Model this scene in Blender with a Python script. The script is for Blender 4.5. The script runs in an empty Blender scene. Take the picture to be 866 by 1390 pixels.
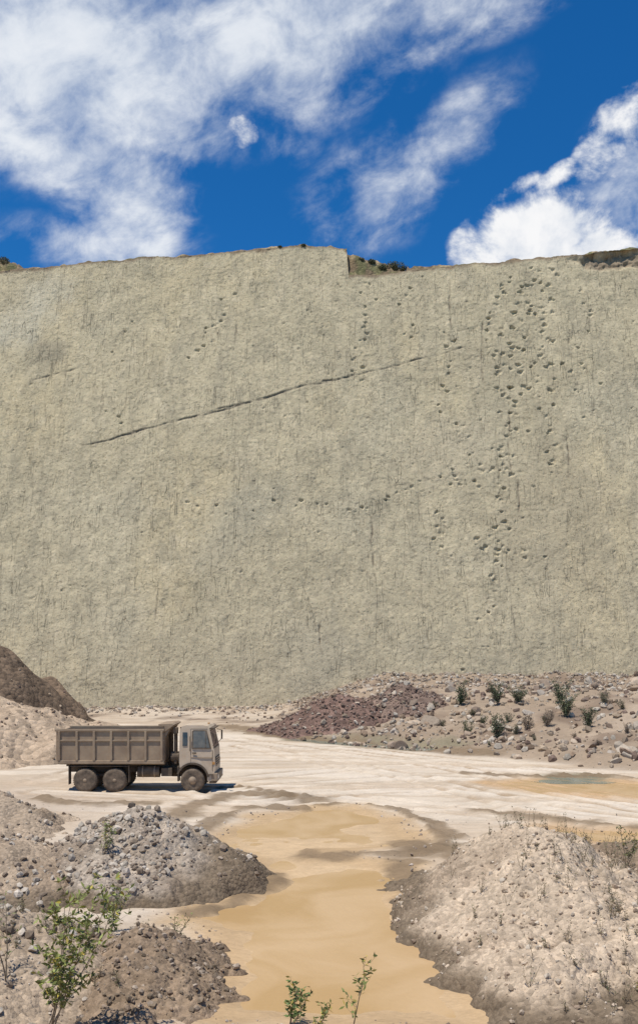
import bpy, bmesh, math, random
import numpy as np
from mathutils import Vector, Matrix, Euler
random.seed(7); rng=np.random.default_rng(7)
sc=bpy.context.scene
# ---------------------------------------------------------------- helpers
CAMZ=5.9; F=1264.0; LEAN=0.325; WY=120.0
def gp(px,py,z=0.0):           # survey helper: bearing / depression -> ground coordinates
    Y=(CAMZ-z)*F/(py-903.0); return ((px-433.0)/F*Y,Y)
def wp(px,py):                 # bearing / elevation -> coordinates on the rock face (x,z)
    k=(903.0-py)/F; z=(CAMZ+WY*k)/(1-LEAN*k); Y=WY+LEAN*z
    return ((px-433.0)/F*Y,z)
TAB=rng.random((512,512))
def vn(x,y,s=0):
    x=np.asarray(x,float)+s*17.31; y=np.asarray(y,float)+s*9.77
    ix=np.floor(x).astype(int); iy=np.floor(y).astype(int)
    fx=x-ix; fy=y-iy; fx=fx*fx*(3-2*fx); fy=fy*fy*(3-2*fy)
    a=TAB[ix%512,iy%512]; b=TAB[(ix+1)%512,iy%512]; c=TAB[ix%512,(iy+1)%512]; d=TAB[(ix+1)%512,(iy+1)%512]
    return (a*(1-fx)+b*fx)*(1-fy)+(c*(1-fx)+d*fx)*fy
def fbm(x,y,o=4,s=0,g=0.5):
    t=0;a=1;n=0
    for i in range(o):
        t=t+a*vn(x*2**i,y*2**i,s+i*3); n+=a; a*=g
    return t/n-0.5
def ss(e0,e1,v):
    t=np.clip((v-e0)/(e1-e0),0,1); return t*t*(3-2*t)
def link(o): sc.collection.objects.link(o); return o
def mesh_np(name,V,Fc,mat,col=None,smooth=True):
    V=np.asarray(V,np.float32); Fc=np.asarray(Fc,np.int32); k=Fc.shape[1]
    me=bpy.data.meshes.new(name)
    me.vertices.add(len(V)); me.vertices.foreach_set('co',V.ravel())
    me.loops.add(Fc.size); me.loops.foreach_set('vertex_index',Fc.ravel())
    me.polygons.add(len(Fc)); me.polygons.foreach_set('loop_start',np.arange(0,Fc.size,k,dtype=np.int32))
    me.polygons.foreach_set('loop_total',np.full(len(Fc),k,np.int32))
    me.update(calc_edges=True)
    me.polygons.foreach_set('use_smooth',np.full(len(Fc),smooth,bool))
    if col is not None:
        a=me.color_attributes.new('Col','FLOAT_COLOR','POINT')
        c=np.ones((len(V),4),np.float32); c[:,:3]=col; a.data.foreach_set('color',c.ravel())
    me.materials.append(mat); me.update()
    return link(bpy.data.objects.new(name,me))
def grid_faces(nr,nc):
    i=np.arange(nr*nc).reshape(nr,nc)
    return np.stack([i[:-1,:-1],i[:-1,1:],i[1:,1:],i[1:,:-1]],-1).reshape(-1,4)
def spacing(lo,hi,dlo,dhi,fine,growth,maxd):
    c=list(np.arange(dlo,dhi,fine)); d=fine; v=c[-1]
    while v<hi: d=min(d*growth,maxd); v+=d; c.append(v)
    d=fine; v=dlo; pre=[]
    while v>lo: d=min(d*growth,maxd); v-=d; pre.append(v)
    return np.array(pre[::-1]+c)
def poly_sd(x,y,P):
    P=np.array(P); out=np.full(x.shape,-9.0)
    x0,y0=P.min(0)-4; x1,y1=P.max(0)+4
    sel=(x>x0)&(x<x1)&(y>y0)&(y<y1)
    if not sel.any(): return out
    X=x[sel]; Y=y[sel]; ins=np.zeros(X.shape,bool); d=np.full(X.shape,1e9)
    for i in range(len(P)):
        a=P[i]; b=P[(i+1)%len(P)]; e=b-a
        t=np.clip(((X-a[0])*e[0]+(Y-a[1])*e[1])/(e@e),0,1)
        d=np.minimum(d,(X-a[0]-t*e[0])**2+(Y-a[1]-t*e[1])**2)
        if a[1]!=b[1]:
            c=((a[1]>Y)!=(b[1]>Y))&(X<(b[0]-a[0])*(Y-a[1])/(b[1]-a[1])+a[0]); ins^=c
    d=np.sqrt(d); out[sel]=np.where(ins,d,-d); return out
def line_d(x,y,P):
    P=np.array(P); out=np.full(x.shape,9.0)
    x0,y0=P.min(0)-4; x1,y1=P.max(0)+4
    sel=(x>x0)&(x<x1)&(y>y0)&(y<y1)
    if not sel.any(): return out
    X=x[sel]; Y=y[sel]; d=np.full(X.shape,1e9)
    for i in range(len(P)-1):
        a=P[i]; b=P[i+1]; e=b-a
        t=np.clip(((X-a[0])*e[0]+(Y-a[1])*e[1])/(e@e),0,1)
        d=np.minimum(d,(X-a[0]-t*e[0])**2+(Y-a[1]-t*e[1])**2)
    out[sel]=np.sqrt(d); return out
def smoothline(P,n=6):
    P=[np.array(p) for p in P]; P=[2*P[0]-P[1]]+P+[2*P[-1]-P[-2]]; out=[]
    for i in range(1,len(P)-2):
        for k in range(n):
            t=k/n; out.append(0.5*((2*P[i])+(-P[i-1]+P[i+1])*t+(2*P[i-1]-5*P[i]+4*P[i+1]-P[i+2])*t*t+(-P[i-1]+3*P[i]-3*P[i+1]+P[i+2])*t**3))
    out.append(P[-2]); return out
# ---------------------------------------------------------------- materials
def N(nt,t,**k):
    n=nt.nodes.new(t)
    for a,b in k.items(): setattr(n,a,b)
    return n
def newmat(name):
    m=bpy.data.materials.new(name); m.use_nodes=True; nt=m.node_tree
    return m,nt,nt.nodes['Principled BSDF']
def earth_mat(name,scales,bumps,var=0.25,rough=0.95,stretch=(1,1,1),spot=None,hair=False,det=5,pits=None):
    m,nt,b=newmat(name); L=nt.links
    geo=N(nt,'ShaderNodeNewGeometry'); mp=N(nt,'ShaderNodeMapping'); mp.inputs['Scale'].default_value=stretch
    L.new(geo.outputs['Position'],mp.inputs['Vector'])
    at=N(nt,'ShaderNodeAttribute',attribute_name='Col')
    prev=at.outputs['Color']; h=None
    def scale(v,f):
        vm=N(nt,'ShaderNodeVectorMath',operation='SCALE'); L.new(v,vm.inputs[0]); L.new(f,vm.inputs['Scale']); return vm.outputs['Vector']
    def addh(h,o):
        if h is None: return o
        ad=N(nt,'ShaderNodeMath',operation='ADD'); L.new(h,ad.inputs[0]); L.new(o,ad.inputs[1]); return ad.outputs[0]
    vars_=var if isinstance(var,(list,tuple)) else [var]*len(scales)
    for i,(s,bm,vr) in enumerate(zip(scales,bumps,vars_)):
        nz=N(nt,'ShaderNodeTexNoise'); nz.inputs['Scale'].default_value=s; nz.inputs['Detail'].default_value=det; nz.inputs['Roughness'].default_value=0.65
        L.new(mp.outputs['Vector'],nz.inputs['Vector'])
        mr=N(nt,'ShaderNodeMapRange'); mr.inputs['From Min'].default_value=0.3; mr.inputs['From Max'].default_value=0.7
        mr.inputs['To Min'].default_value=1-vr; mr.inputs['To Max'].default_value=1+vr
        L.new(nz.outputs['Fac'],mr.inputs['Value']); prev=scale(prev,mr.outputs['Result'])
        if bm>0:
            mu=N(nt,'ShaderNodeMath',operation='MULTIPLY'); mu.inputs[1].default_value=bm; L.new(nz.outputs['Fac'],mu.inputs[0]); h=addh(h,mu.outputs[0])
    if pits:
        nz=N(nt,'ShaderNodeTexNoise'); nz.inputs['Scale'].default_value=pits[0]; nz.inputs['Detail'].default_value=3; nz.inputs['Roughness'].default_value=0.6; L.new(mp.outputs['Vector'],nz.inputs['Vector'])
        mr=N(nt,'ShaderNodeMapRange'); mr.inputs['From Min'].default_value=0.33; mr.inputs['From Max'].default_value=0.43; mr.inputs['To Min'].default_value=0; mr.inputs['To Max'].default_value=1; L.new(nz.outputs['Fac'],mr.inputs['Value'])
        mu=N(nt,'ShaderNodeMath',operation='MULTIPLY'); mu.inputs[1].default_value=pits[1]; L.new(mr.outputs['Result'],mu.inputs[0]); h=addh(h,mu.outputs[0])
        dk=N(nt,'ShaderNodeMapRange'); dk.inputs['To Min'].default_value=pits[2]; dk.inputs['To Max'].default_value=1; L.new(mr.outputs['Result'],dk.inputs['Value']); prev=scale(prev,dk.outputs['Result'])
    if spot:
        vo=N(nt,'ShaderNodeTexVoronoi'); vo.inputs['Scale'].default_value=spot[0]; L.new(geo.outputs['Position'],vo.inputs['Vector'])
        mu=N(nt,'ShaderNodeMath',operation='MULTIPLY'); mu.inputs[1].default_value=-spot[1]; L.new(vo.outputs['Distance'],mu.inputs[0]); h=addh(h,mu.outputs[0])
        sp=N(nt,'ShaderNodeSeparateColor'); L.new(vo.outputs['Color'],sp.inputs['Color'])
        mr=N(nt,'ShaderNodeMapRange'); mr.inputs['To Min'].default_value=1-spot[2]; mr.inputs['To Max'].default_value=1+spot[2]; L.new(sp.outputs[0],mr.inputs['Value']); prev=scale(prev,mr.outputs['Result'])
    if hair:
        for (sx,sz_,wd,seed) in ((0.42,0.045,0.0055,0),(0.7,0.10,0.0060,31)):
            m2=N(nt,'ShaderNodeMapping'); m2.inputs['Scale'].default_value=(sx,0.01,sz_); m2.inputs['Location'].default_value=(seed,seed,0); L.new(geo.outputs['Position'],m2.inputs['Vector'])
            nz=N(nt,'ShaderNodeTexNoise'); nz.inputs['Scale'].default_value=1.0; nz.inputs['Detail'].default_value=3; nz.inputs['Roughness'].default_value=0.5; L.new(m2.outputs['Vector'],nz.inputs['Vector'])
            s1=N(nt,'ShaderNodeMath',operation='SUBTRACT'); s1.inputs[1].default_value=0.5; L.new(nz.outputs['Fac'],s1.inputs[0])
            s2=N(nt,'ShaderNodeMath',operation='ABSOLUTE'); L.new(s1.outputs[0],s2.inputs[0])
            mr=N(nt,'ShaderNodeMapRange'); mr.inputs['From Min'].default_value=0; mr.inputs['From Max'].default_value=wd; mr.inputs['To Min'].default_value=1; mr.inputs['To Max'].default_value=0; L.new(s2.outputs[0],mr.inputs['Value'])
            n2=N(nt,'ShaderNodeTexNoise'); n2.inputs['Scale'].default_value=0.45; n2.inputs['Detail'].default_value=3; L.new(geo.outputs['Position'],n2.inputs['Vector'])
            m3=N(nt,'ShaderNodeMapRange'); m3.inputs['From Min'].default_value=0.42; m3.inputs['From Max'].default_value=0.6; L.new(n2.outputs['Fac'],m3.inputs['Value'])
            mk=N(nt,'ShaderNodeMath',operation='MULTIPLY'); L.new(mr.outputs['Result'],mk.inputs[0]); L.new(m3.outputs['Result'],mk.inputs[1])
            mu=N(nt,'ShaderNodeMath',operation='MULTIPLY'); mu.inputs[1].default_value=-0.05; L.new(mk.outputs[0],mu.inputs[0]); h=addh(h,mu.outputs[0])
            dk=N(nt,'ShaderNodeMapRange'); dk.inputs['To Min'].default_value=1; dk.inputs['To Max'].default_value=0.6; L.new(mk.outputs[0],dk.inputs['Value']); prev=scale(prev,dk.outputs['Result'])
    bp=N(nt,'ShaderNodeBump'); bp.inputs['Strength'].default_value=1.0; bp.inputs['Distance'].default_value=1.0
    L.new(h,bp.inputs['Height']); L.new(bp.outputs['Normal'],b.inputs['Normal'])
    L.new(prev,b.inputs['Base Color']); b.inputs['Roughness'].default_value=rough; b.inputs['Specular IOR Level'].default_value=0.12
    return m
M_ground=earth_mat('ground_soil',[0.35,3.0,14.0],[0.0,0.045,0.015],0.10,stretch=(0.6,1,1))
M_mound=earth_mat('mound_gravel',[0.8,5.0,25.0],[0.0,0.05,0.015],0.15,spot=(11.0,0.03,0.22))
M_bank=earth_mat('rubble_soil',[0.3,1.6,6.0],[0.1,0.14,0.06],0.18,spot=(2.5,0.12,0.24))
M_rock=earth_mat('rock',[6.0],[0.02],0.15,det=3)
M_cliff=earth_mat('cliff_limestone',[0.10,1.1,4.5],[0.0,0.06,0.08],[0.07,0.10,0.13],stretch=(1.3,0.3,1.0),hair=True,pits=(2.4,0.045,0.84))
def simple(name,c,rough=0.6,metal=0,dust=None,dscale=2.0,dfac=0.5,spec=0.3):
    m,nt,b=newmat(name); L=nt.links
    b.inputs['Roughness'].default_value=rough; b.inputs['Metallic'].default_value=metal; b.inputs['Specular IOR Level'].default_value=spec
    geo=N(nt,'ShaderNodeTexCoord'); nz=N(nt,'ShaderNodeTexNoise'); nz.inputs['Scale'].default_value=dscale; nz.inputs['Detail'].default_value=8; nz.inputs['Roughness'].default_value=0.65
    L.new(geo.outputs['Object'],nz.inputs['Vector'])
    mr=N(nt,'ShaderNodeMapRange'); mr.inputs['From Min'].default_value=0.35; mr.inputs['From Max'].default_value=0.7; mr.inputs['To Max'].default_value=dfac
    L.new(nz.outputs['Fac'],mr.inputs['Value'])
    mx=N(nt,'ShaderNodeMix',data_type='RGBA'); L.new(mr.outputs['Result'],mx.inputs[0])
    mx.inputs[6].default_value=(*c,1); mx.inputs[7].default_value=(*(dust or [v*0.7 for v in c]),1)
    L.new(mx.outputs[2],b.inputs['Base Color']); return m
M_leaf,nt,b=newmat('foliage'); at=N(nt,'ShaderNodeAttribute',attribute_name='Col'); nt.links.new(at.outputs['Color'],b.inputs['Base Color']); b.inputs['Roughness'].default_value=0.7
# ---------------------------------------------------------------- terrain definition
PUD=[(318,1122),(365,1108),(420,1098),(480,1096),(528,1110),(552,1130),(560,1142),(510,1150),(445,1155),(432,1163),(500,1168),(552,1178),(548,1205),(560,1240),(600,1275),(625,1310),(660,1390),(290,1390),(325,1305),(310,1265),(255,1250),(268,1232),(330,1215),(368,1195),(350,1165),(290,1147)]
PUD=[gp(*p) for p in PUD]
PUD2=[gp(*p) for p in [(670,1062),(730,1057),(800,1058),(890,1063),(980,1070),(920,1084),(820,1079),(730,1073)]]
PUD3=[gp(*p) for p in [(745,1122),(800,1127),(900,1130),(980,1140),(900,1150),(800,1141),(755,1133)]]
PUD4=[gp(*p) for p in [(380,999),(430,1003),(500,1008),(580,1013),(640,1019),(560,1018),(480,1012),(400,1005)]]
PUD5=[gp(*p) for p in [(735,1053),(770,1051),(815,1054),(800,1058),(755,1058)]]
MUD=[([(420,1086),(370,1080),(320,1080),(275,1090),(245,1104),(232,1125)],0.95),([(400,1096),(335,1098),(298,1110),(270,1130)],0.6),([(300,1068),(340,1070),(395,1082)],0.45),
     ([(425,1160),(480,1162),(540,1160),(620,1150)],0.8),([(375,1192),(330,1220),(262,1238)],0.5),
     ([(545,1170),(565,1210),(600,1250),(640,1310)],0.9),([(560,1150),(610,1160),(660,1170)],1.3),
     ([(640,1100),(700,1108),(780,1116),(866,1124),(950,1130)],0.8),([(640,1050),(700,1053),(800,1053),(900,1058)],0.8),
     ([(330,992),(370,998),(450,1006),(560,1016),(660,1026)],1.5),([(430,1092),(500,1092),(570,1112),(600,1145)],0.28),
     ([(300,985),(350,990),(400,998)],2.6),([(580,1112),(600,1125),(615,1138)],0.5),([(60,1085),(130,1092),(200,1090)],0.7)]
MUD=[(smoothline([gp(*p) for p in l]),w) for l,w in MUD]
RUT=[smoothline([gp(*p) for p in l]) for l in [
  [(300,1060),(420,1048),(560,1040),(700,1046),(900,1068)],[(300,1074),(430,1064),(570,1056),(700,1064),(900,1092)],
  [(255,1076),(330,1085),(420,1080),(560,1072),(700,1084),(900,1110)],[(60,1060),(150,1040),(300,1020),(450,1015),(600,1030),(900,1060)],
  [(60,1075),(200,1082),(330,1090),(450,1084),(600,1098),(900,1128)],[(320,1003),(450,1022),(600,1040),(760,1075),(900,1105)],[(330,1012),(440,1034),(580,1060),(720,1096),(880,1120)]]]
def bank_s(x,y): return (x+5)*.749+(y-78)*.663+3.0*fbm(x*0.15,y*0.15,3,5)
def hbase(x,y):
    z=0.10*fbm(x*0.12,y*0.12,3,1)
    s=bank_s(x,y); rt=ss(-8,10,x)
    z=z+(0.2+3.1*rt)*ss(-1,26,s)+0.45*rt*ss(0,1.6,s)*(1+1.2*fbm(x*0.4,y*0.4,3,6))
    far=ss(108,119,y)*ss(-70,-20,x); z=z+(0.35+0.5*rt)*far*(1+fbm(x*0.2,y*0.2,3,8))
    rub=np.maximum(ss(0,3,s)*(0.3+0.7*rt),ss(104,112,y)*0.7)
    z=z+rub*0.9*fbm(x*0.5,y*0.5,4,11)
    z=z+4.3*ss(12,0,y)
    return z
def masks(x,y):
    wx=x+0.6*fbm(x*0.9,y*0.9,4,21); wy=y+1.4*fbm(x*0.7,y*0.7,4,22)
    p=poly_sd(wx,wy,PUD); p2=np.maximum(poly_sd(wx,wy,PUD2),poly_sd(wx,wy,PUD3)); p4=np.maximum(poly_sd(wx,wy,PUD4),poly_sd(wx,wy,PUD5))
    return p,p2,p4
def hground(x,y):
    z=hbase(x,y); p,p2,p4=masks(x,y)
    pm=ss(-0.5,0.9,p); z=z*(1-pm)+(-0.11+0.22*fbm(x*0.45,y*0.45,4,23)*ss(21,27,y))*pm
    pm=ss(-0.7,0.5,np.maximum(p2,p4)); z=z*(1-pm)-0.10*pm
    return z
def mnd(cx,cy,rl,rr,rf,rb,h,seed,nz=0.12):
    def f(x,y):
        dx=x-cx; dy=y-cy
        rx=np.where(dx<0,rl,rr); ry=np.where(dy<0,rf,rb)
        r=np.sqrt((dx/rx)**2+(dy/ry)**2)
        sc_=max(rl,rr)
        r=r*(1+0.6*fbm(x*2.4/sc_+7,y*2.4/sc_+3,4,seed))
        m=h*(1.06-np.sqrt(r*r+0.012))
        m=m+h*nz*fbm(x*6/sc_,y*6/sc_,4,seed+2)
        return m
    return f,(cx-rl*1.6,cx+rr*1.6,cy-rf*1.6,cy+rb*1.6)
GR=(0.37,0.285,0.20); TAN=(0.40,0.32,0.24); DK=(0.20,0.15,0.108); PUR=(0.18,0.115,0.088); LG=(0.37,0.305,0.235); DK2=(0.225,0.163,0.108)
MOUNDS=[
 ('gravel_mound',mnd(-4.9,25.8,3.5,3.7,3.0,3.0,2.05,31,0.24),0.06,LG,M_mound,0.12),
 ('gravel_mound',mnd(-9.0,25.0,4.0,3.6,3.0,3.5,1.35,33,0.25),0.07,GR,M_mound,0.13),
 ('gravel_mound',mnd(-13.2,34,4.5,4.2,3.5,3.5,1.75,35,0.25),0.08,GR,M_mound,0.15),
 ('gravel_mound',mnd(-6.6,17.3,4.2,3.4,5.0,3.6,1.45,37,0.25),0.05,GR,M_mound,0.12),
 ('dirt_mound',mnd(-3.35,17.8,1.3,1.75,3.0,1.9,0.95,39,0.3),0.04,DK2,M_mound,0.10),
 ('gravel_mound',mnd(5.0,22.3,3.3,4.2,7.0,3.6,2.15,41,0.3),0.05,(0.46,0.36,0.255),M_mound,0.11),
 ('dirt_mound',mnd(10.6,27.6,3.4,4,3,3,0.85,43,0.25),0.07,DK2,M_mound,0.12),
 ('gravel_mound',mnd(9.6,17.2,4.0,4.5,4,4,1.6,45,0.25),0.06,(0.38,0.295,0.21),M_mound,0.10),
 ('dirt_mound',mnd(-36,80,17,17,15,18,13,47,0.05),0.25,(0.18,0.126,0.083),M_bank,0.2),
 ('dirt_mound',mnd(-27,62,12,14,9,10,5.6,49,0.2),0.18,(0.40,0.30,0.205),M_bank,0.3),
 ('dirt_mound',mnd(1.3,82,6.6,5.0,6,6,2.8,51,0.2),0.15,PUR,M_bank,0.25),
 ('dirt_mound',mnd(6.6,84,4.5,4.6,6,6,2.1,53,0.2),0.15,(0.205,0.143,0.108),M_bank,0.25)]
def mz(M,x,y):
    nm,(f,bb),sp,c,mat,fr=M
    return f(x,y)+fr*2*fbm(x/(sp*9),y/(sp*9),4,61)
def htot(x,y):
    b=hground(x,y); z=b.copy(); idx=np.full(x.shape,-1)
    for i,M in enumerate(MOUNDS):
        bb=M[1][1]; s=(x>bb[0])&(x<bb[1])&(y>bb[2])&(y<bb[3])
        if not s.any(): continue
        m=np.full(x.shape,-99.0); m[s]=b[s]+mz(M,x[s],y[s]); k=m>z; z=np.where(k,m,z); idx=np.where(k,i,idx)
    return z,idx
# ---------------------------------------------------------------- ground sheet
def mudmask(X,Y,l,w,soft=0.5):
    d=line_d(X+0.8*fbm(X*0.8,Y*0.8,4,79),Y+1.2*fbm(X*0.8,Y*0.8,4,80),l)
    return ss(w*1.2,w*soft,d+w*1.8*np.maximum(0,fbm(X*0.7,Y*0.7,4,83)+0.05))
def ground_color(x,y,mud):
    C=np.ones(x.shape+(3,))*np.array((0.58,0.485,0.37))
    def mix(m,c):
        nonlocal C; m=np.clip(m,0,1)[...,None]; C=C*(1-m)+np.array(c)*m
    mix(0.75*ss(0.0,0.25,fbm(x*0.06,y*0.22,4,70)),(0.48,0.375,0.265))
    mix(0.5*ss(0.03,0.2,fbm(x*0.25,y*0.5,4,71)),(0.62,0.535,0.43))
    mix(0.55*ss(0.03,0.15,fbm(x*0.10,y*1.1,4,69)),(0.43,0.325,0.22))
    mix(ss(-6,-12,x)*ss(52,40,y)*0.6,(0.41,0.32,0.235))
    for i,r in enumerate(RUT):
        d=line_d(x+0.2*fbm(x*.5,y*.5,2,68),y,r); bb=(0.5+fbm(x*0.35,y*0.35,3,72+i)*2.4)
        mix(0.75*ss(0.36,0.12,np.abs(d-0.9))*bb,(0.34,0.245,0.155)); mix(0.5*ss(0.3,0.1,np.abs(d-0.35))*bb,(0.65,0.565,0.455))
    s=bank_s(x,y); rt=ss(-8,6,x)
    mix(ss(-1.0,0.8,s)*(0.3+0.65*rt),(0.30,0.225,0.155))
    mix(ss(0,3,s)*ss(0.02,0.2,fbm(x*0.16,y*0.16,4,74))*0.7,(0.41,0.32,0.23))
    mix(ss(0,3,s)*ss(0.03,0.18,fbm(x*0.2,y*0.2,4,75))*0.8,(0.19,0.135,0.095))
    mix(ss(90,102,y+4*fbm(x*0.2,y*0.2,3,76))*0.6*ss(0,-3,s),(0.34,0.26,0.18))
    p,p2,p4=masks(x,y)
    mix(ss(-1.5,0.0,p+0.9*fbm(x,y,4,77)),(0.46,0.32,0.18)); mix(ss(0.2,1.0,p),(0.51,0.365,0.215))
    mix(ss(-2.0,0.0,p2+1.4*fbm(x*.6,y*.6,4,78)),(0.45,0.30,0.165))
    mix(ss(-1.2,0.0,p4+1.0*fbm(x*.6,y*.6,4,78)),(0.24,0.20,0.13))
    for m in mud: mix(0.85*m,(0.205,0.145,0.088))
    near=ss(24,17,y)*ss(0.0,2.0,-p); mix(near,(0.34,0.26,0.18))
    mix(ss(12,9,y),(0.36,0.30,0.23))
    return C
xs=spacing(-420,420,-12,12,0.10,1.018,8.0); ys=spacing(-250,440,13,46,0.11,1.023,8.0)
X,Y=np.meshgrid(xs,ys); Z=hground(X,Y)
mud=[mudmask(X,Y,l,w) for l,w in MUD]; mm_=np.maximum.reduce(mud)
Z=Z+mm_*ss(75,45,Y)*(0.04+0.34*fbm(X*1.8,Y*1.8,4,81))
for r in RUT:
    d=np.abs(line_d(X,Y,r)-0.9); Z=Z-0.07*ss(0.35,0.05,d)+0.04*ss(0.3,0.0,np.abs(d-0.45))
Z=Z+0.04*fbm(X*1.3,Y*1.3,4,82)*ss(90,40,Y)
C=ground_color(X,Y,mud)
ground=mesh_np('ground',np.stack([X,Y,Z],-1).reshape(-1,3),grid_faces(len(ys),len(xs)),M_ground,C.reshape(-1,3))
# ---------------------------------------------------------------- mounds
for i,M in enumerate(MOUNDS):
    nm,(f,bb),sp,c,mat,fr=M
    gx=np.arange(bb[0],bb[1],sp); gy=np.arange(bb[2],bb[3],sp); X,Y=np.meshgrid(gx,gy)
    m=mz(M,X,Y); Zm=hground(X,Y)+m
    fc=grid_faces(len(gy),len(gx)); mf=m.ravel()[fc]; fc=fc[(mf>-0.25).all(1)]
    used=np.unique(fc); rm=np.full(X.size,-1); rm[used]=np.arange(len(used)); fc=rm[fc]
    V=np.stack([X,Y,Zm],-1).reshape(-1,3)[used]
    col=np.ones((len(used),3))*np.array(c); xx=V[:,0]; yy=V[:,1]; mm=m.ravel()[used]
    sc1=0.25 if sp>0.1 else 1.0
    k=ss(-0.05,0.22,fbm(xx*0.6*sc1,yy*0.6*sc1,4,90+i))[:,None]
    alt=np.array(DK2) if nm=='gravel_mound' else np.array(c)*(1.35 if c in (DK,DK2) else 0.72)
    col=col*(1-0.6*k)+alt*0.6*k
    k=ss(0.0,0.2,fbm(xx*1.7*sc1,yy*1.7*sc1,4,190+i))[:,None]*0.35; col=col*(1-k)+col*1.4*k
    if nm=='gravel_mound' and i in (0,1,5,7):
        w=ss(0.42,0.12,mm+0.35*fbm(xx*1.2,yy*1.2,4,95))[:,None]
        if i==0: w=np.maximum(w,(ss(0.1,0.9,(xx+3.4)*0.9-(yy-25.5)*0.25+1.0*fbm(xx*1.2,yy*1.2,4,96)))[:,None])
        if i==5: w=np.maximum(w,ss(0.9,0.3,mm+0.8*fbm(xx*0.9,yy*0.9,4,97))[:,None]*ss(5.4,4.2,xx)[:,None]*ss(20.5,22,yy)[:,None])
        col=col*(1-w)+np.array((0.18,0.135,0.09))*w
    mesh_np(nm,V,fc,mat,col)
# ---------------------------------------------------------------- puddles
def water_mat(name,c,rough):
    m,nt,b=newmat(name); L=nt.links
    geo=N(nt,'ShaderNodeNewGeometry'); nz=N(nt,'ShaderNodeTexNoise'); nz.inputs['Scale'].default_value=0.35; nz.inputs['Detail'].default_value=7; nz.inputs['Distortion'].default_value=1.0
    L.new(geo.outputs['Position'],nz.inputs['Vector'])
    mx=N(nt,'ShaderNodeMix',data_type='RGBA'); mr=N(nt,'ShaderNodeMapRange'); mr.inputs['From Min'].default_value=0.38; mr.inputs['From Max'].default_value=0.62
    L.new(nz.outputs['Fac'],mr.inputs['Value']); L.new(mr.outputs['Result'],mx.inputs[0])
    mx.inputs[6].default_value=(c[0]*0.9,c[1]*0.86,c[2]*0.8,1); mx.inputs[7].default_value=(c[0]*1.08,c[1]*1.1,c[2]*1.25,1); L.new(mx.outputs[2],b.inputs['Base Color'])
    n2=N(nt,'ShaderNodeTexNoise'); n2.inputs['Scale'].default_value=5; n2.inputs['Detail'].default_value=5; L.new(geo.outputs['Position'],n2.inputs['Vector'])
    bp=N(nt,'ShaderNodeBump'); bp.inputs['Distance'].default_value=0.02; bp.inputs['Strength'].default_value=0.5; L.new(n2.outputs['Fac'],bp.inputs['Height']); L.new(bp.outputs['Normal'],b.inputs['Normal'])
    b.inputs['Roughness'].default_value=rough; b.inputs['Specular IOR Level'].default_value=0.35
    return m
WM=water_mat('muddy_water',(0.49,0.325,0.15),0.3); WG=water_mat('murky_water',(0.20,0.22,0.16),0.12)
def puddle(P,z,mat):
    P=np.array(P); x0,y0=P.min(0)-1.5; x1,y1=P.max(0)+1.5
    gx=np.linspace(x0,x1,60); gy=np.linspace(y0,y1,60); X,Y=np.meshgrid(gx,gy)
    fc=grid_faces(60,60); sd=poly_sd(X,Y,P).ravel(); fc=fc[(sd[fc]>-1.4).all(1)]
    used=np.unique(fc); rm=np.full(X.size,-1); rm[used]=np.arange(len(used))
    V=np.stack([X,Y,np.full(X.shape,z)],-1).reshape(-1,3)[used]
    mesh_np('puddle',V,rm[fc],mat)
puddle(PUD,-0.085,WM); puddle(PUD2,-0.07,WM); puddle(PUD3,-0.07,WM); puddle(PUD4,-0.07,WG); puddle(PUD5,-0.064,WG)
# ---------------------------------------------------------------- cliff
base_prof=[(-900,420),(-300,385),(0,366),(20,364),(60,361),(100,357),(150,353),(200,349),(250,346),(300,342),(350,338),(400,333),(440,334),(466,337)]
tail_prof=[(556,366),(600,362),(650,357),(700,353),(750,348),(800,343),(866,336),(1100,322),(1700,290)]
prof=base_prof+[(471,342),(473,373),(500,374),(530,371)]+tail_prof
full=base_prof+[(500,345)]+tail_prof
hprof=[(-900,420),(-300,385),(-20,345),(10,350),(22,358),(30,363)]+base_prof[4:]+[(480,339),(500,345),(530,350),(545,356),(556,363),(600,361)]+tail_prof[2:]
pr=np.array([wp(*p) for p in prof]); fu=np.array([wp(*p) for p in full]); hp=np.array([wp(*p) for p in hprof])
cx=spacing(-230,230,-52,52,0.13,1.03,2.0)
def rag(x): return 0.6*fbm(x*0.5,x*0,4,120)
def ztop(x): return np.interp(x,pr[:,0],pr[:,1])+rag(x)
def zhill(x): return np.interp(x,hp[:,0],hp[:,1])+rag(x)
nr=560; t=np.linspace(0,1,nr)
zt=ztop(cx); zf=np.maximum(np.interp(cx,fu[:,0],fu[:,1])+rag(cx),zt)
CX=np.repeat(cx[None,:],nr,0); CZ=-2+t[:,None]*(zf[None,:]+2); CZ=np.minimum(CZ,zt[None,:])
r0=0.13; RW=int(104/r0); RH=int(74/r0); crack=np.zeros((RH,RW))
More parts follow.
